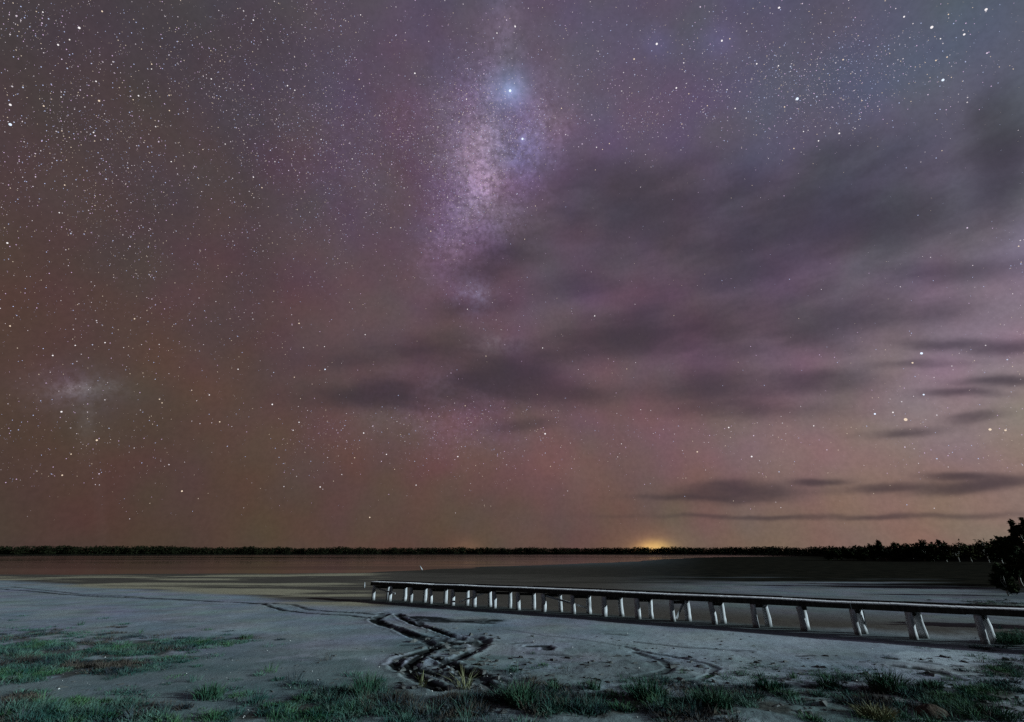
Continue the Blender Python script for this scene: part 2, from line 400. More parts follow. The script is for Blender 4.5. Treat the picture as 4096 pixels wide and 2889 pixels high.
hs = np.zeros_like(xx)
hr = fbm(xx / .7, yy / .7, 81, 4)
for u, v, su, sv, k, h in PATCH:
    hs = np.maximum(hs, np.exp(-.5 * (((pu - u) / (su * .62)) ** 2 + ((pv - v) / (sv * .62 + 3)) ** 2)) * min(1, k / 40))
humus[nsel] = sstep(.30, .62, hs * .75 + (hr - .5) * .9)
salt[nsel] = sstep(.25, .6, np.exp(-.5 * (((pu - 2110) / 85) ** 2 + ((pv - 1474) / 12) ** 2)) + (hr - .5) * .5) + .45 * sstep(.2, .7, np.exp(-.5 * (((pu - 1750) / 420) ** 2 + ((pv - 1440) / 22) ** 2)) + (hr - .5) * .3)  # pale sand, brightened where the light is stronger on the right
# greenish algal stain beside the plants
stain = sstep(.40, .60, fbm(X / 3.2, Y / 2.0, 71, 4) + .22 * (1 - sstep(13, 21, RR)) - .10 * sstep(R(5), R(20), TH)) * (1 - sstep(19, 27, RR))
HG = Z
# wet mud strip along the walkway, painted dark to widen the deck's shadow
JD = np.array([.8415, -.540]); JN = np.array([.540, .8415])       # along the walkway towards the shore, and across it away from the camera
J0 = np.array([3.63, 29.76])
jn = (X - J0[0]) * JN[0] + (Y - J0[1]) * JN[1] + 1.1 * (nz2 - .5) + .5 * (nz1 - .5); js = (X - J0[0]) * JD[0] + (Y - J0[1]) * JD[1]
damp_shade = sstep(-2.1, -1.5, jn) * sstep(1.6, .2, jn) * sstep(-20, -15, js)
n_t, n_r = len(th), len(rr_)
V = np.stack([X, Y, Z], -1).reshape(-1, 3)
ii = np.arange(n_r - 1)[:, None] * n_t; jj = np.arange(n_t)[None, :]; jn = (jj + 1) % n_t
F = np.stack([ii + jj, ii + n_t + jj, ii + n_t + jn, ii + jn], -1).reshape(-1, 4)

gm, q, b, pos = material('lake_bed', .95, .0)
at1 = gm.node_tree.nodes.new('ShaderNodeAttribute'); at1.attribute_name = 'zone_a'
at2 = gm.node_tree.nodes.new('ShaderNodeAttribute'); at2.attribute_name = 'zone_b'
sep = gm.node_tree.nodes.new('ShaderNodeSeparateColor'); gm.node_tree.links.new(at1.outputs['Color'], sep.inputs[0])
sep2 = gm.node_tree.nodes.new('ShaderNodeSeparateColor'); gm.node_tree.links.new(at2.outputs['Color'], sep2.inputs[0])
n1 = q.noise(pos, .35, 5, .6); n2 = q.noise(pos, 5.0, 5, .65); n3 = q.noise(pos, 26.0, 3, .6)
sand = q.mix(q.ramp(n1, .3, .7), (.222, .262, .285), (.312, .350, .385))
sand = q.mix(q.ramp(n2, .48, .75, 0, .6), sand, (.105, .115, .11))
n4 = q.noise(q.v('MULTIPLY', pos, (.22, .5, 1)), 1.0, 5, .62)
sand = q.mix(q.ramp(n4, .50, .72, 0, .55), sand, (.13, .145, .15))
tn = q.v('ADD', q.v('SCALE', q.v('SUBTRACT', q.noise(pos, .33, 2, .5, 'Color'), (.5, .5, .5)), scale=.42), (1, 1, 1))
sand = q.v('MULTIPLY', sand, tn)
sand = q.mix(q.m('MULTIPLY', sep2.outputs[1], .75), sand, q.mix(q.ramp(n4, .35, .65), (.088, .138, .130), (.165, .205, .200)))
sand = q.mix(sep.outputs[1], sand, q.mix(n1, (.075, .066, .056), (.115, .098, .082)))
sand = q.mix(sep2.outputs[0], sand, (.34, .30, .21))
sand = q.mix(sep.outputs[2], sand, q.mix(q.ramp(n1, .35, .65), (.010, .010, .008), (.021, .019, .014)))
at3 = gm.node_tree.nodes.new('ShaderNodeAttribute'); at3.attribute_name = 'zone_c'
sep3 = gm.node_tree.nodes.new('ShaderNodeSeparateColor'); gm.node_tree.links.new(at3.outputs['Color'], sep3.inputs[0])
sand = q.mix(q.m('MULTIPLY', sep3.outputs[1], .8), sand, q.mix(q.ramp(n2, .35, .7), (.50, .57, .60), (.36, .41, .42)))
sand = q.mix(q.m('MULTIPLY', sep3.outputs[0], .85), sand, q.mix(q.ramp(n2, .35, .65), (.030, .028, .022), (.085, .080, .066)))
sand = q.mix(q.m('MULTIPLY', sep2.outputs[2], .72), sand, (.055, .068, .068))  # deck shadow strip mixed into the mud colour
sand = q.mix(sep.outputs[0], sand, (.012, .013, .013))
q.t.links.new(sand, b.inputs['Base Color'])
q.t.links.new(q.m('SUBTRACT', .92, q.m('MULTIPLY', sep.outputs[1], .22)), b.inputs['Roughness'])
bump(q, b, q.m('ADD', n3, q.m('MULTIPLY', n2, 1.5)), .35, .03)
ground = build('ground', V, F, gm, smooth=True)
for nm, chans in (('zone_a', (rut, brown, marsh)), ('zone_b', (crust, stain, damp_shade)), ('zone_c', (humus, salt, salt))):
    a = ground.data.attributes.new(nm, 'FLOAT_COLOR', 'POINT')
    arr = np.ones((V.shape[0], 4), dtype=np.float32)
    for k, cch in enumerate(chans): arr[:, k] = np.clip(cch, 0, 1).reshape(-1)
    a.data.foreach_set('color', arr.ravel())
tag(ground, 'pale grey dried lake bed with dark wheel ruts, brown mud flats and dark marsh beyond', kind='structure')

def ground_z(x, y):                          # height of the sheet under a point
    r = math.hypot(x, y); t = math.atan2(x, y)
    i = min(max(int(np.searchsorted(rr_, r)) , 1), n_r - 1)
    j = min(max(int(np.searchsorted(th, t)), 1), n_t - 1)
    return float(HG[i, j])

# ------------------------------------------------------------------ lake
wm, q, b, pos = material('water', .05, .5)
b.inputs['Base Color'].default_value = (.012, .011, .009, 1); b.inputs['IOR'].default_value = 1.33; b.inputs['Specular Tint'].default_value = (.86, .95, .84, 1)
wn = q.noise(q.v('MULTIPLY', pos, (.5, 1.2, 1)), .55, 3, .6)
q.t.links.new(q.ramp(q.noise(q.v('MULTIPLY', pos, (.004, .03, 1)), 1.0, 3, .6), .4, .7, .06, .22), b.inputs['Roughness'])
bump(q, b, wn, .10, .05)
ta = np.radians(np.linspace(-80, 80, 161))
Vw = np.concatenate([[(r * math.sin(t), r * math.cos(t), -.18) for t in ta] for r in (42, 75, 140, 300, 600, 1000)])
Fw = [(k * 161 + j, k * 161 + j + 1, (k + 1) * 161 + j + 1, (k + 1) * 161 + j) for k in range(5) for j in range(160)]
tag(build('water', Vw, np.array(Fw)[:, ::-1], wm), 'still brown lake water reflecting the night sky', kind='structure')

# ------------------------------------------------------------------ timber jetty
def timber(name, light, dark, base_dark=True, relief=.02):
    m, q, b, pos = material(name, .85, .2)
    n = q.noise(q.v('MULTIPLY', pos, (9, 9, 1.3)), 1.0, 5, .65)
    n2 = q.noise(pos, 2.2, 3, .6)
    c = q.mix(q.ramp(n, .32, .66), dark, light)
    c = q.mix(q.ramp(n2, .5, .75, 0, .5), c, tuple(x * .45 for x in dark))
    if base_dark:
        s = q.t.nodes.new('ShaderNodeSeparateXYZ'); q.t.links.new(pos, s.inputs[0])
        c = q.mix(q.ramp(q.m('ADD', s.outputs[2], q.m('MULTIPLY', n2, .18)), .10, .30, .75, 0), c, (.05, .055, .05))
    q.t.links.new(c, b.inputs['Base Color'])
    bump(q, b, n, .5, relief)
    return m
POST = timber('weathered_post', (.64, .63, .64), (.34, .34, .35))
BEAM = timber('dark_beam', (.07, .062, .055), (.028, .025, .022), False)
DECKM = timber('bleached_plank', (.82, .81, .81), (.70, .69, .69), False, .003)
fpx = [(1517,2397),(1583,2402),(1651,2409),(1718,2416),(1795,2424),(1886,2430),(1978,2434),(2076,2440),(2180,2447),(2296,2456),(2421,2466),(2549,2477),(2693,2487),(2849,2499),(3022,2514),(3211,2528),(3433,2545),(3664,2557),(3934,2568)]
fw = np.array([at(*p) for p in fpx]); fs = (fw - J0) @ JD
WID, TOP = .62, 1.22
jet = empty('jetty', (*J0, 0))
tag(jet, 'long low timber jetty on pale weathered posts reaching over the mud to the lake', 'jetty')
def sag(s): return .016 * float(np.interp(s, np.arange(-20, 32, 2.3), SAGS))
SAGS = np.random.default_rng(8).normal(size=len(np.arange(-20, 32, 2.3)))
def jp(s, n, z): return np.array([*(J0 + JD * s + JN * n), z + (sag(s) if z > .6 else 0)])
s0, s1 = fs.min() - .35, fs.max() + 7.0
off = -np.array([*J0, 0])
def jlocal(mb):
    mb.V = [v + off for v in mb.V]; return mb
md = MB(); r1 = np.random.default_rng(5)
s = s0
while s < s1:
    w = .19 + r1.normal() * .006
    dzp = r1.normal() * .0012; e0 = -.09 + r1.normal() * .012; e1 = WID + .07 + r1.normal() * .012
    c = (jp(s + w / 2, (e0 + e1) / 2, TOP - .02 + dzp))
    md.box(c, np.array([*JD, 0]) * (w / 2 - .003), np.array([*JN, r1.normal() * .0008]) * (e1 - e0) / 2, (0, 0, .022))
    s += w
jlocal(md).done('deck', DECKM, jet)
L = (s1 - s0) / 2
for n, hgt in ((-.02, .11), (WID + .02, .11)):                     # long bearers, butted lengths
    k = s0
    mb = MB()
    while k < s1 - .1:
        e = min(k + 3.7, s1)
        mb.box(jp((k + e) / 2, n, TOP - .045 - hgt + r1.normal() * .004), np.array([*JD, 0]) * ((e - k) / 2 - .004), np.array([*JN, 0]) * .06, (0, 0, hgt)); k = e
    jlocal(mb).done('bearer', BEAM, jet)
mb = MB(); k = s0
while k < s1 - .1:
    e = min(k + 4.5, s1)
    mb.box(jp((k + e) / 2, WID + .045, TOP + .040), np.array([*JD, 0]) * ((e - k) / 2 - .004), np.array([*JN, 0]) * .04, (0, 0, .036)); k = e
jlocal(mb).done('kerb', BEAM, jet)
all_s = list(fs) + [fs[-1] + 2.1, fs[-1] + 4.2]
def skew(i): return float(np.interp(i, [0, 9, 15, 20], [.85, .72, .24, .20]))
def post(sp, n, rad, seed, lean=(0, 0)):
    rg = np.random.default_rng(seed)
    a = jp(sp, n, 0); gz = ground_z(a[0], a[1]) - .25
    top = TOP - .268
    pts = []; rad_l = []
    bend = rg.normal(size=2) * .025
    for i in range(7):
        f = i / 6; z = gz + (top - gz) * f
        base = np.array([JD[0] * lean[0] + JN[0] * lean[1], JD[1] * lean[0] + JN[1] * lean[1]]) * (1 - f)
        wv = bend * math.sin(f * 3.1)
        pts.append((a[0] + base[0] + wv[0], a[1] + base[1] + wv[1], z)); rad_l.append(rad * (1.10 - .16 * f) * (1 + rg.normal() * .03))
    m = MB(); m.tube(pts, rad_l, 14, seed, .05)
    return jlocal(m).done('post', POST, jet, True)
for i, sp in enumerate(all_s):
    SKEW = skew(i)
    rf, rb = (.115 + .030 * r1.random(), .118 + .035 * r1.random())
    post(sp, .0, rf, 100 + i, (r1.normal() * .035, r1.normal() * .03))
    post(sp + SKEW + r1.normal() * .05, WID - .05, rb, 200 + i, (r1.normal() * .035, r1.normal() * .03))
    m = MB(); m.box(jp(sp + SKEW / 2, WID / 2, TOP - .37), np.array([*(JD * SKEW / 2 + JN * (WID / 2 - .18)), 0]), np.array([*JD, 0]) * .05, (0, 0, .075))
    jlocal(m).done('cross_beam', BEAM, jet)
def brace(a, b, w=.05):
    a, b = np.asarray(a), np.asarray(b); d = b - a
    up = np.array([0, 0, 1.]) - d * d[2] / (d @ d); up /= np.linalg.norm(up); sd = np.cross(d, up); sd /= np.linalg.norm(sd)
    m = MB(); m.box((a + b) / 2, d / 2, up * w, sd * .022); jlocal(m).done('brace', POST, jet)
brace(jp(fs[0] + .12, .0, .80), jp(fs[0] + skew(0) + .9, WID - .2, .45))
brace(jp(fs[4] + .2, WID - .12, .18), jp(fs[5] + skew(5) - .15, WID - .12, .86))
brace(jp(fs[8] + .15, .12, .82), jp(fs[9] + skew(9), WID - .12, .30))
brace(jp(fs[12] + .1, .14, .12), jp(fs[12] + skew(12), WID - .12, .86))
for k in (16, 17): brace(jp(fs[k] + skew(k) + .16, WID - .22, .85), jp(fs[k] + skew(k) + .14, WID + .10, .12))

# ------------------------------------------------------------------ stakes in the shallows
def stake(u, v, hgt, lean, rad, label):
    p = at(u, v); m = MB()
    m.tube([(0, 0, -.5), (lean[0] * .3, lean[1] * .3, hgt * .3), (lean[0], lean[1], hgt)], [rad * 1.3, rad * 1.15, rad * .55], 8, int(u), .05)
    o = m.done('stake', POST, None, True); o.location = (p[0], p[1], min(0, ground_z(*p)) if v > 2300 else -.18)
    tag(o, label, 'stake', 'stakes standing in the lake shallows')
stake(1691, 2281, .95, (-.62, 0), .13, 'white stake leaning left, alone in the open water')
stake(1457, 2352, .52, (.0, 0), .055, 'short thin upright stake in the mud off the end of the jetty')

# ------------------------------------------------------------------ trees
def leafmat(name, a, bcol):
    m, q, b, pos = material(name, .9, .1)
    q.t.links.new(q.mix(q.ramp(q.noise(pos, 1.3, 3, .6), .35, .65), a, bcol), b.inputs['Base Color'])
    return m
LEAF = leafmat('dark_foliage', (.010, .016, .007), (.028, .036, .014))
LEAF2 = leafmat('olive_foliage', (.020, .022, .008), (.045, .045, .016))
FARLEAF = leafmat('distant_foliage', (.006, .008, .004), (.014, .015, .007))
BARK, q, b, pos = material('pale_bark', .9, .1)
q.t.links.new(q.mix(q.noise(q.v('MULTIPLY', pos, (6, 6, 1.5)), 1.0, 3, .6), (.20, .19, .17), (.48, .46, .42)), b.inputs['Base Color'])

def leaves(lobes, n, size, rg, flat=1.0):
    """leaf sprays scattered through lobes (centre, radii)"""
    vol = np.array([l[1][0] * l[1][1] * l[1][2] for l in lobes]) ** .7; vol /= vol.sum()
    k = rg.choice(len(lobes), n, p=vol)
    c = np.array([l[0] for l in lobes])[k]; rad = np.array([l[1] for l in lobes])[k]
    d = rg.normal(size=(n, 3)); d /= np.linalg.norm(d, axis=1)[:, None]
    t = rg.random(n) ** .42
    clump = 1 + .22 * np.sin(d[:, :1] * 9 + k[:, None]) * np.sin(d[:, 2:] * 8 + 2 * k[:, None])
    p = c + d * rad * t[:, None] * clump
    a = rg.normal(size=(n, 3)); a[:, 2] *= .7; a /= np.linalg.norm(a, axis=1)[:, None]
    bb = np.cross(a, rg.normal(size=(n, 3))); bb /= np.linalg.norm(bb, axis=1)[:, None]
    s = size * (.5 + rg.random(n))[:, None]
    V = np.stack([p - a * s, p + bb * s * .38, p + a * s, p - bb * s * .38], 1).reshape(-1, 3)
    return V, np.arange(4 * n).reshape(n, 4)

def tree(x, y, H, W, seed, label, lean=0, mat=None, n=2600, size=.3, low=.32, group='trees along the right hand shore', cat='tree'):
    rg = np.random.default_rng(seed)
    z = ground_z(x, y)
    root = empty('tree', (x, y, z)); tag(root, label, cat, group)
    nl = 9
    lobes = []
    m = MB()
    fork = np.array([lean * .3, 0, H * low * .8])
    m.tube([(0, 0, -.2), fork * .5 + rg.normal(size=3) * [.08, .08, 0], fork], [H * .028, H * .022, H * .018], 8, seed, .06)
    for i in range(nl):
        f = i / (nl - 1)
        a = rg.random() * 6.28; rr = W * .5 * (.25 + .6 * rg.random()) * (1 - .45 * f)
        c = np.array([math.cos(a) * rr + lean * (low + (1 - low) * f), math.sin(a) * rr, H * (low + (.90 - low) * f) * (.93 + .1 * rg.random())])
        r = W * (.17 + .13 * rg.random()) * (1 - .3 * f)
        lobes.append((c, (r, r, r * (.75 + .4 * rg.random()))))
        mid = (fork + c) / 2 + rg.normal(size=3) * W * .05
        m.tube([fork * .95, mid, c], [H * .012, H * .008, H * .003], 5, seed + i, .05)
        if rg.random() < .6:                     # a ragged spray sticking out of the outline
            tip = c + np.array([rg.normal() * .3, rg.normal() * .3, .5 + .5 * rg.random()]) * r * 1.3
            lobes.append((tip, (r * .35, r * .35, r * .6)))
    zmax = max(l[0][2] + l[1][2] * .95 for l in lobes); kz = H / zmax
    lobes = [(l[0] * [1, 1, kz], (l[1][0], l[1][1], l[1][2] * kz)) for l in lobes]
    m.V = [v * [1, 1, kz] for v in m.V]
    m.done('trunk', BARK, root, True)
    Vl, Fl = leaves(lobes, n, size, rg)
    build('crown', Vl, Fl, mat or LEAF, root)
    return root
def shore_tree(u, v_top, D_, W, seed, label, **kw):
    d = direction(u, v_top); t = D_ / d[1]
    x = d[0] * t; top = CAM_H + d[2] * t
    return tree(x, D_, max(top - ground_z(x, D_), 1.5), W, seed, label, **kw)
# big trees close to the right edge
shore_tree(4085, 2068, 50, 4.6, 71, 'tall dark bushy tree at the right edge of the photo', n=6000, size=.22, low=.26)
shore_tree(4020, 2150, 54, 3.2, 72, 'dark rounded tree just left of the tallest right edge tree', n=5000, size=.19, low=.22)
p = at(4040, 2385)
tree(p[0] , p[1] , 2.4, 1.7, 73, 'low dark bush standing on the flat in front of the tallest tree', n=2200, size=.14, low=.25, cat='bush', group=None)
p = (28.5, 24.3)
tree(p[0], p[1], 2.4, 2.6, 74, 'bush beyond the right frame edge beside the jetty', n=2500, size=.16, low=.3, cat='bush', group=None)
row = [  # u, top row, distance, width, leaning, label
 (3318,2186,232,7,0,'small dark tree leftmost of the right hand shore row'),
 (3385,2182,226,8,0,'low rounded dark tree second from left in the shore row'),
 (3442,2188,222,7,0,'lowest dark tree, third from left in the shore row'),
 (3494,2170,212,7,0,'dark tree with a stepped crown left of the leaning treetop'),
 (3528,2160,208,5,-2.5,'dark tree whose top leans left above two pale trunks'),
 (3580,2164,206,7,0,'dark tree right beside the leaning treetop'),
 (3636,2172,204,7,0,'dark tree behind a single pale slanting trunk'),
 (3676,2160,200,6,0,'dark round topped tree in the middle of the shore row'),
 (3712,2168,198,6,0,'dark narrow tree before the gap in the middle of the shore row'),
 (3760,2157,190,6,0,'tall dark tree just right of the gap in the shore row'),
 (3808,2156,186,7,0,'broad dark tree left of the thin sparse tree'),
 (3862,2172,182,5,0,'thin sparse olive tree with sky showing through'),
 (3922,2152,172,6,0,'dark tree right of the thin sparse tree with pale stems below'),
 (3972,2144,150,6,0,'dark tree nearest the tall right edge trees in the shore row'),
]
for i, (u, vt, D_, W, ln, lab) in enumerate(row):
    sparse = 'sparse' in lab
    shore_tree(u, vt, D_, W, 300 + i, lab, lean=ln, n=420 if sparse else 1500, size=.42, low=.25 if not sparse else .35, mat=LEAF2 if sparse else LEAF)

# far side of the lake: one unbroken wood
rg = np.random.default_rng(77)
Vs, Fs_, nn = [], [], 0
def wood(a0, a1, count, dist, h0, h1):
    global nn
    for t in np.radians(np.linspace(a0, a1, count)):
        r = dist(t) * (1.0 + .05 * rg.random()); far = min(1.0, max(0.0, (dist(t) - 265) / 620)); h = (h0 + (h1 - h0) * rg.random()) * (.48 + .52 * far) * (.85 + .25 * vnoise(np.array([t * 40]), np.array([3.]), 9)[0])
        c = np.array([r * math.sin(t), r * math.cos(t), 1.2])
        V_, F_ = leaves([(c + [0, 0, h * .34], (h * .85, h * .5, h * .42)), (c + [rg.normal() * 3, 0, h * .62], (h * .75, h * .4, h * .34)), (c + [0, 0, h * .12], (h * .9, h * .5, h * .22))], 200, h * .12, rg)
        Vs.append(V_); Fs_.append(F_ + nn); nn += len(V_)
def fd(t): return 885 if t < R(22) else 885 - 620 * float(sstep(R(22), R(38), np.array(t)))
wood(-62, 24, 460, fd, 10, 11.5)
wood(24, 64, 260, fd, 9.5, 12)
tag(build('distant_treeline', np.concatenate(Vs), np.concatenate(Fs_), FARLEAF), 'long black line of trees along the far shore of the lake', kind='stuff')

# ------------------------------------------------------------------ shore plants
def grassmat(name, cols):
    m, q, b, pos = material(name, .8, .15)
    n = q.noise(pos, .8, 3, .6); n2 = q.noise(pos, 6.0, 2, .5)
    c = q.mix(q.ramp(n, .35, .65), cols[0], cols[1]); c = q.mix(q.ramp(n2, .45, .75, 0, .6), c, cols[2])
    q.t.links.new(c, b.inputs['Base Color'])
    b.inputs['Subsurface Weight'].default_value = 0
    return m
GRASS = grassmat('samphire', ((.022, .068, .060), (.090, .170, .130), (.10, .095, .080)))
TUFT = grassmat('tussock_blades', ((.016, .055, .038), (.050, .110, .065), (.09, .10, .07)))
STRAW = grassmat('straw_blades', ((.16, .17, .09), (.22, .21, .12), (.12, .14, .08)))
def blades(px, py, n, rad, h, w, rg, splay=.5):
    a = rg.random(n) * 6.283; r = rad * np.sqrt(rg.random(n))
    bx = px + r * np.cos(a); by = py + r * np.sin(a)
    bz = np.array([ground_z(px, py)] * n) - .03
    hh = h * (.45 + .75 * rg.random(n)) * (1 - .4 * (r / (rad + 1e-6)) ** 2)
    la = a + rg.normal(size=n) * .8; ln = hh * splay * (r / (rad + 1e-6)) * (.4 + rg.random(n))
    dx, dy = np.cos(la) * ln, np.sin(la) * ln
    fa = rg.random(n) * 3.1416; wx, wy = np.cos(fa) * w, np.sin(fa) * w
    P0 = np.stack([bx, by, bz], 1); P1 = np.stack([bx + dx * .35, by + dy * .35, bz + hh * .6], 1); P2 = np.stack([bx + dx, by + dy, bz + hh], 1)
    Wv = np.stack([wx, wy, wx * 0], 1)
    V = np.stack([P0 - Wv, P0 + Wv, P1 - Wv * .85, P1 + Wv * .85, P2 - Wv * .15, P2 + Wv * .15], 1).reshape(-1, 3)
    i = np.arange(n)[:, None] * 6
    return V, np.concatenate([i + [0, 1, 3, 2], i + [2, 3, 5, 4]])
rg = np.random.default_rng(99)
DRY = grassmat('dry_samphire', ((.030, .026, .026), (.085, .070, .058), (.14, .125, .09)))
DUSK = grassmat('dark_samphire', ((.018, .032, .040), (.060, .085, .092), (.080, .070, .078)))
LIME = grassmat('fresh_samphire', ((.024, .080, .042), (.065, .140, .068), (.085, .11, .065)))
Vs, Fs_, nn, mi = [], [], 0, []
for u, v, su, sv, k, h in PATCH:
    for _ in range(int(k * (5.5 if u < 600 and v < 1540 else 3.0))):
        wide = 1.15 if rg.random() < .22 else .6
        uu, vv = u + rg.normal() * su * wide, v + rg.normal() * sv * wide
        if vv < 1300 or vv > 1660 or (870 < uu < 1130 and vv < 1566): continue
        p = at(uu * S, vv * S)
        if fbm(np.array([p[0] / .9]), np.array([p[1] / .9]), 83, 2)[0] < .42: continue
        if rg.random() < .68:      # low fleshy mats
            V_, F_ = blades(p[0], p[1], int(60 + 60 * rg.random()), .10 + .26 * rg.random(), h * (.14 + .30 * rg.random()), .006 + .005 * rg.random(), rg, 1.5)
        else:                     # wispy stems
            V_, F_ = blades(p[0], p[1], int(18 + 34 * rg.random()), .06 + .18 * rg.random(), h * (.35 + .65 * rg.random() ** 1.5), .0035 + .003 * rg.random(), rg, 1.2)
        hue = fbm(np.array([p[0] / 1.3]), np.array([p[1] / 1.3]), 87, 3)[0] + .16 * rg.normal() * .6
        m_ = 1 if hue < .33 else 2 if hue < .43 else 3 if hue > (.66 if p[0] > 1 else .74) else 0
        Vs.append(V_); Fs_.append(F_ + nn); nn += len(V_); mi.append(np.full(len(F_), m_))
tag(build('shore_grass', np.concatenate(Vs), np.concatenate(Fs_), [GRASS, DRY, DUSK, LIME], mi=np.concatenate(mi)), 'patchy low salt marsh grass and samphire on the near shore', kind='stuff')

def tussock(u, v, h, rad, n, label, mat=None, splay=1.0, seed=0):
    p = at(u * S, v * S); rg = np.random.default_rng(seed + int(u))
    V_, F_ = blades(0, 0, n, rad, h, .009, rg, splay)
    V_[:, 2] += .0 - ground_z(0, 0)
    o = build('grass_tussock', V_, F_, mat or TUFT)
    o.location = (p[0], p[1], ground_z(*p)); tag(o, label, 'grass tuft', 'separate grass tufts on the near shore')
for k in [
 (551,1432,.24,.22,170,'small dark tuft alone at the right tip of the left grass bank'),
 (468,1562,.34,.30,260,'dark green tuft standing on bare sand at the bottom left, right of the grass'),
 (1040,1545,.62,.16,46,'pale straw coloured tuft with tall arching blades beside the wheel ruts',STRAW,1.5),
 (945,1540,.42,.10,22,'few thin pale blades in the ruts, left of the arching straw tuft',STRAW,1.2),
 (1168,1582,.50,.34,360,'bright green tuft, greenest in the middle of the bottom edge',None,.9),
 (1240,1548,.30,.16,120,'small upright tuft just behind the bottom middle grass',None,.7),
 (1330,1545,.30,.16,110,'thin upright tuft standing apart right of centre, behind the grass',None,.7),
 (1450,1568,.46,.40,420,'wide dark clump at the bottom, right of the middle',None,.9),
 (1600,1585,.44,.36,380,'wide dark clump beside the pale bare patch at the bottom right',None,.9),
 (1722,1545,.34,.26,260,'round dark tuft in front of the long dark hollow',None,.8),
 (1990,1548,.55,.36,420,'tall teal tuft right of the long dark hollow',None,1.0),
 (2085,1545,.26,.26,220,'low dark tuft right of the tall teal one',None,.9),
 (1860,1540,.40,.22,200,'dark tuft at the right end of the long dark hollow',None,.8),
 (2250,1440,.42,.50,500,'bright green tuft at the foot of the last jetty post',None,.8),
 (820,1560,.50,.30,260,'greyish wispy tuft at the bottom, left of the wheel ruts',None,.9)]:
    tussock(*k)

# leafy mounds in the lower right corner
def mound(u, v, rx, ry, rz, mat, name, label, cat, seed):
    rg = np.random.default_rng(seed); p = at(u * S, v * S)
    nu, nv = 22, 12; Vv = []
    for i in range(nv + 1):
        f = i / nv * 1.5708
        for j in range(nu):
            a = j / nu * 6.2832
            k = 1 + .35 * (fbm(np.array([math.cos(a) * 1.5 + seed]), np.array([math.sin(a) * 1.5 + f * 1.2]), seed)[0] - .5)
            Vv.append((math.cos(a) * math.cos(f) * rx * k, math.sin(a) * math.cos(f) * ry * k, math.sin(f) * rz * k - .06))
    Fv = [(i * nu + j, i * nu + (j + 1) % nu, (i + 1) * nu + (j + 1) % nu, (i + 1) * nu + j) for i in range(nv) for j in range(nu)]
    o = build(name, Vv, np.array(Fv), mat, None, True); o.location = (p[0], p[1], ground_z(*p)); tag(o, label, cat)
    return o
ROCKM, q, b, pos = material('brown_stone', .9, .2)
q.t.links.new(q.mix(q.ramp(q.noise(pos, 6, 5, .65), .35, .65), (.030, .022, .017), (.075, .056, .042)), b.inputs['Base Color']); bump(q, b, q.noise(pos, 14, 5, .65), .7, .05)
mound(2085, 1600, .36, .30, .26, ROCKM, 'rock', 'brown rounded rock at the bottom edge in the right corner', 'rock', 3)
tussock(2210, 1600, .20, .55, 620, 'broad pale green mat of low stems in the bottom right corner', None, 1.6)
tussock(1965, 1606, .26, .34, 420, 'yellow green leafy tuft left of the brown rock at the bottom edge', STRAW, 1.2)

# broken shells and salt flakes
rg = np.random.default_rng(31)
Vs, Fs_, nn = [], [], 0
SHELL, q, b, pos = material('shell', .6, .4); b.inputs['Base Color'].default_value = (.55, .55, .53, 1)
for _ in range(280):
    u, v = rg.random() * 2295, 1400 + 210 * rg.random() ** .8
    p = at(u * S, v * S); s = .009 + .024 * rg.random() ** 3; a = rg.random() * 3.14
    z = ground_z(*p)
    c, sn = math.cos(a) * s, math.sin(a) * s
    V_ = np.array([(p[0] - c, p[1] - sn, z - .004), (p[0] + sn * .6, p[1] - c * .6, z + .0), (p[0] + c, p[1] + sn, z + .004), (p[0] - sn * .6, p[1] + c * .6, z + s * .9), (p[0], p[1], z + s * .8)])
    Vs.append(V_); Fs_.append(np.array([(0, 1, 4), (1, 2, 4), (2, 3, 4), (3, 0, 4)]) + nn); nn += 5
tag(build('shell_fragments', np.concatenate(Vs), np.concatenate(Fs_), SHELL), 'scattered white shell and salt fragments on the sand', kind='stuff')

# clods and scraps of dry weed lying on the sand
CLOD, q, b, pos = material('mud_clod', .95, 0)
q.t.links.new(q.mix(q.noise(pos, 3, 3, .6), (.03, .03, .028), (.16, .165, .16)), b.inputs['Base Color'])
rg = np.random.default_rng(313)
Vs, Fs_, nn = [], [], 0
bx_ = np.array([(-1, -1, -.3), (1, -1, -.3), (1, 1, -.3), (-1, 1, -.3), (-.6, -.5, 1), (.5, -.6, .8), (.6, .5, 1), (-.5, .6, .7)], float)
bf_ = np.array([(4, 5, 6, 7), (0, 1, 5, 4), (1, 2, 6, 5), (2, 3, 7, 6), (3, 0, 4, 7)])
def clods(n, u0, u1, v0, v1, smin, smax):
    global nn
    for _ in range(n):
        u = u0 + (u1 - u0) * rg.random(); v = v0 + (v1 - v0) * rg.random()
        p = at(u * S, v * S); s_ = smin + (smax - smin) * rg.random() ** 3
        a = rg.random() * 6.28; V_ = bx_ * (1 + .35 * rg.normal(size=(8, 3))) * [s_ * (1 + 1.5 * rg.random()), s_, s_ * (.35 + .4 * rg.random())]
        c, sn = math.cos(a), math.sin(a)
        V_ = np.stack([V_[:, 0] * c - V_[:, 1] * sn + p[0], V_[:, 0] * sn + V_[:, 1] * c + p[1], V_[:, 2] + ground_z(*p)], 1)
        Vs.append(V_); Fs_.append(bf_ + nn); nn += 8
clods(700, 1050, 2295, 1470, 1600, .010, .075); clods(240, 880, 1120, 1405, 1545, .015, .10); clods(420, 0, 1100, 1440, 1610, .008, .045); clods(160, 1150, 1700, 1420, 1500, .01, .06)
tag(build('mud_clods', np.concatenate(Vs), np.concatenate(Fs_), CLOD), 'small clods of mud and scraps of dry weed strewn over the sand', kind='stuff')

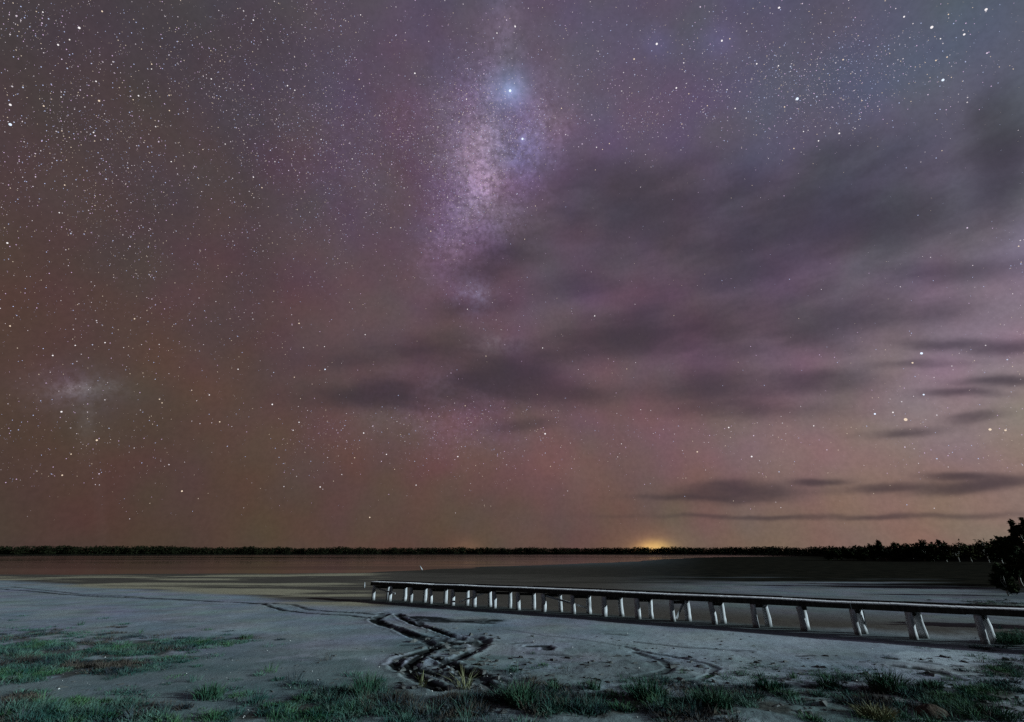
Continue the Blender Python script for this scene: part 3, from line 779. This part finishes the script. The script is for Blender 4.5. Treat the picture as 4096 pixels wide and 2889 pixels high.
# ------------------------------------------------------------------ stars
SD = 24000.0
def starmat(name, c, s):
    m = bpy.data.materials.new(name); m.use_nodes = True; t = m.node_tree
    for n in list(t.nodes): t.nodes.remove(n)
    e = t.nodes.new('ShaderNodeEmission'); e.inputs[0].default_value = (*c, 1); e.inputs[1].default_value = s
    o = t.nodes.new('ShaderNodeOutputMaterial'); t.links.new(e.outputs[0], o.inputs[0])
    m.cycles.emission_sampling = 'NONE'
    return m
SM = {'white': starmat('star_white', (1, .95, .97), 1.0), 'blue': starmat('star_blue', (.72, .82, 1), 1.25), 'warm': starmat('star_warm', (1, .80, .62), .9), 'dim': starmat('star_dim', (1, .92, .98), .62), 'dimblue': starmat('star_dim_blue', (.70, .76, 1), .75), 'mauve': starmat('star_mauve', (.95, .78, 1), .8)}
octV = np.array([(1, 0, 0), (-1, 0, 0), (0, 1, 0), (0, -1, 0), (0, 0, 1), (0, 0, -1)], float)
octF = np.array([(0, 2, 4), (2, 1, 4), (1, 3, 4), (3, 0, 4), (2, 0, 5), (1, 2, 5), (3, 1, 5), (0, 3, 5)])
bpy.ops.mesh.primitive_ico_sphere_add(subdivisions=2, radius=1)
tmp = bpy.context.object; ico = tmp.data; col_objs = tmp.users_collection
bpy.data.objects.remove(tmp)
star_mesh = {}
for k in SM:
    me = ico.copy(); me.name = 'star'; me.materials.clear(); me.materials.append(SM[k]); star_mesh[k] = me
ZA = [(518,183,3),(668,75,2),(380,294,2),(455,260),(280,80),(275,152),(318,124),(107,105),(66,226),(628,533,2),(525,589),(423,602),(400,635),(648,660,2),(150,572),(80,566),(67,686,3),(67,815,3),(92,800),(286,694),(555,700),(612,867),(622,888),(619,923),(705,912),(440,448),(404,388),(405,857),(368,860),(158,928),(992,420),(991,452),(740,405),(871,653),(906,627),(854,630),(1106,624),(1108,724),(1037,792),(1018,829),(1038,928),(1327,979),(1120,1058),(1273,1090),(1382,517),(1440,400),(1657,132),(1593,72),(1880,561,2),(1928,591,2),(1916,454),(1668,940),(1681,1003),(1798,1058),(1806,965),(1657,1159),(1713,1228),(1630,1252),(1660,1293),(1888,1116),(2055,1016),(1995,1041),(2100,913,2),(1473,943),(388,1392),(1152,1512),(48,1590,2),(850,1612),(694,1172),(423,1211),(232,1157),(463,1528)]
ZB = [(1129,594,5),(1210,909,4),(506,480,2),(843,650,2),(597,271),(839,329),(1162,174,2),(1106,132),(1020,250),(1043,217),(850,449),(957,484),(702,4),(151,98),(381,233),(142,520),(171,564),(1653,12),(2088,288,3),(1940,387,2),(1871,475),(1944,488),(2216,576,3),(2270,470),(1705,336),(1859,596),(1320,716),(1465,709),(1681,787),(1663,752),(1492,881),(1423,772),(1600,942),(1577,961),(1694,964),(1733,978),(1778,940),(1686,1112),(990,988),(657,831),(795,797),(779,870),(276,757),(77,938),(37,819),(96,1040),(612,1060),(355,1075),(228,1007),(248,1210),(436,1230),(539,1217),(472,1343,2),(719,1292),(793,1285),(935,1208),(944,1244),(1175,1268),(1242,1358),(1294,1348),(610,1513,2),(685,1472),(411,1491),(350,1490),(1224,1565),(2252,812)]
ZC = [(313,267,3),(365,254),(541,418,2),(683,431,2),(762,436),(806,647,4),(400,710,2),(64,412),(81,546),(248,521),(347,587),(687,51,2),(840,24),(172,46),(1505,110,2),(1686,179,3),(1898,226,2),(2041,63,3),(1795,95),(1743,254),(1759,285),(1563,155),(1713,396,2),(1786,374),(1759,524,4),(1498,385),(1661,620),(1920,638),(1918,670),(2047,348),(963,343),(475,204),(1106,391),(1229,659),(945,922,2),(1081,873,2),(784,972),(847,861),(877,853),(1184,841),(723,700),(218,692),(97,614),(472,773),(430,600),(934,633),(1918,1491),(2265,1573),(2254,1611)]
ZD = [(631,152),(880,140),(1041,308),(687,296),(605,310),(492,314),(345,380),(503,418),(809,328),(66,187),(402,748,2),(918,737),(1254,608),(1369,638,2),(1043,666),(1060,690),(1557,470,2),(1790,491),(1925,522),(2126,471,3),(1781,700,2),(1308,826),(1437,814,2),(1956,817),(1917,869),(633,934,2),(713,856),(465,1025),(407,1163,2),(648,1154),(878,985),(1190,1267,2),(2094,1240,2),(1857,1237),(2235,1158),(1940,1170),(1825,1046),(1650,102),(1654,142),(1956,170,2),(1302,4),(1412,27),(686,670),(1015,535),(1985,328),(2122,322)]
ZE = [(181,244,2),(850,77),(1682,121,2),(1094,310),(971,384),(1342,331),(835,709),(1001,709),(376,724),(389,812),(232,841),(171,887,2),(441,942),(320,1027,2),(112,1049),(287,1072),(505,1072),(374,1124),(28,1158),(514,1228,2),(211,1439,2),(787,1041,2),(873,818),(914,870),(1358,892,3),(1359,1018),(1393,1105),(1833,1043),(1857,958),(1983,734),(1892,468)]
ZF = [(1619,366,3),(1560,428,2),(1817,449),(2038,314),(2180,407),(1633,636,3),(1314,762,3),(1515,799,4),(1432,752,2),(1489,682),(1719,770),(2067,864,4),(2168,869,2),(508,1041,3),(560,1068),(358,851,2),(521,904),(152,1010,2),(709,822),(914,840),(1000,997),(687,1141),(1719,1055),(1510,979),(1702,1379)]
k_ = .6116
bright = []
for lst, ox, oy in ((ZA, 0, 0), (ZB, 1350, 0), (ZC, 2696, 0), (ZD, 0, 1190), (ZE, 1350, 1190), (ZF, 2696, 1190)):
    for e in lst: bright.append((ox + k_ * e[0], oy + k_ * e[1], e[2] if len(e) > 2 else 1))
bright.sort(key=lambda e: -e[2]); bright = bright[:300]
NAMED = {
 'brightest blue white star of all, ringed by a pale blue halo': (2040, 363), 'second brightest star, bluish, just below the haloed star': (2090, 556),
 'bright star beneath the thin cloud at the far right, above the horizon clouds': (3960, 1718), 'brightest of the star group at the right, between the thin clouds': (3622, 1679),
 'bright star at the left of the group between the thin clouds': (3500, 1656), 'bright star above the thin cloud group at the right': (3686, 1414), 'bright star just above the group between the thin clouds': (3695, 1579),
 'bright star at the top right with fainter stars strung above it': (3772, 320), 'bright star in the upper right star field left of the dark cloud edge': (3189, 396),
 'bright violet tinged star near the top, right of the haloed star': (2887, 163), 'bright star near the top, left neighbour of the violet tinged star': (2627, 176),
 'bright star near the top right corner': (3944, 39), 'bright star in the low pink sky at the right, above the long low cloud': (3007, 1827),
 'bright lone star in the pink sky below the middle clouds': (2180, 1736), 'bright star left of the dark cloud in the middle': (1300, 1478),
 'upper of two bright pinkish stars on the left edge': (41, 420), 'lower of two bright pinkish stars on the left edge': (41, 498), 'bright star in the upper left corner': (317, 112),
 'bright star right of centre, topmost of the dense upper right field': (2705, 352), 'lowest bright star above the middle of the dark treeline': (1479, 2070),
}
def near_label(u, v):
    best = min(NAMED, key=lambda k: (NAMED[k][0] - u) ** 2 + (NAMED[k][1] - v) ** 2)
    d = math.hypot(NAMED[best][0] - u, NAMED[best][1] - v)
    return best if d < 22 else None
used = set()
PXM = SD / FOC
for u, v, m in bright:
    d = direction(u, v) * SD + np.array([0, 0, CAM_H])
    hue = 'blue' if m >= 4 and v < 700 or (m == 3 and rng.random() < .4) else ('warm' if v > 1500 and rng.random() < .35 or rng.random() < .08 else 'white')
    if m == 1: hue = ('white', 'dim', 'dim', 'dimblue', 'mauve', 'warm')[int(rng.integers(0, 6))]
    o = bpy.data.objects.new('star', star_mesh[hue]); col.objects.link(o)
    o.location = d; sc_ = {1: 1.65, 2: 2.2, 3: 3.0, 4: 4.0, 5: 5.6}[m] * PXM * (.75 + .40 * rng.random()); o.scale = (sc_,) * 3
    lab = near_label(u, v)
    if lab and lab in used: lab = None
    if lab: used.add(lab)
    tag(o, lab or 'small white star, a clear pinpoint among the faint dust of stars', 'star', 'clear stars scattered over the night sky')
# the countless faint ones, thick along the Milky Way and hidden by cloud
rg = np.random.default_rng(404)
N = 200000
su, sv = rg.random(N) * 4500 - 200, rg.random(N) * 2260 - 100
dens = .10 + .10 * sstep(2600, 600, su) * sstep(1500, 500, sv)
def bl(u, v, a, b_): return np.exp(-(((su / S - u) / a) ** 2 + ((sv / S - v) / b_) ** 2))
dens += 2.1 * bl(1080, 390, 95, 200) + .40 * bl(850, 330, 300, 170) + .50 * bl(1600, 200, 260, 90) + .45 * bl(1000, 960, 260, 70) + .14 * bl(300, 350, 320, 250) + .4 * bl(1180, 260, 150, 90) + .45 * bl(1070, 670, 50, 35) + .35*bl(1850,160,200,120)+.25*bl(1450,270,200,70)
dens *= .62 + .75 * sstep(.35, .65, fbm(su / 260, sv / 260, 5, 3))
cl = 0
for u, v, a, b_, t, k in CLOUDS: cl = cl + min(k, 1) * bl(u, v, a, b_)
dens *= np.exp(-3.2 * cl) * sstep(2150, 1750, sv)
keep = rg.random(N) < dens * .55
su, sv = su[keep], sv[keep]
Vs, Fs_, mi = [], [], []
for i in range(len(su)):
    c = direction(su[i], sv[i]) * SD; s_ = (.42 + 1.2 * rg.random() ** 3.5) * PXM
    Vs.append(octV * s_ + c + [0, 0, CAM_H]); Fs_.append(octF + 6 * i); mi += [int(rg.integers(0, 4))] * 8
FAINT = [starmat('faint_white', (1, .90, .98), .8), starmat('faint_blue', (.58, .66, 1), .95), starmat('faint_mauve', (.92, .66, 1), .8), starmat('faint_warm', (1, .82, .66), .7)]
tag(build('faint_stars', np.concatenate(Vs), np.concatenate(Fs_), FAINT, mi=mi), 'dust of faint stars thickening along the Milky Way', kind='stuff')
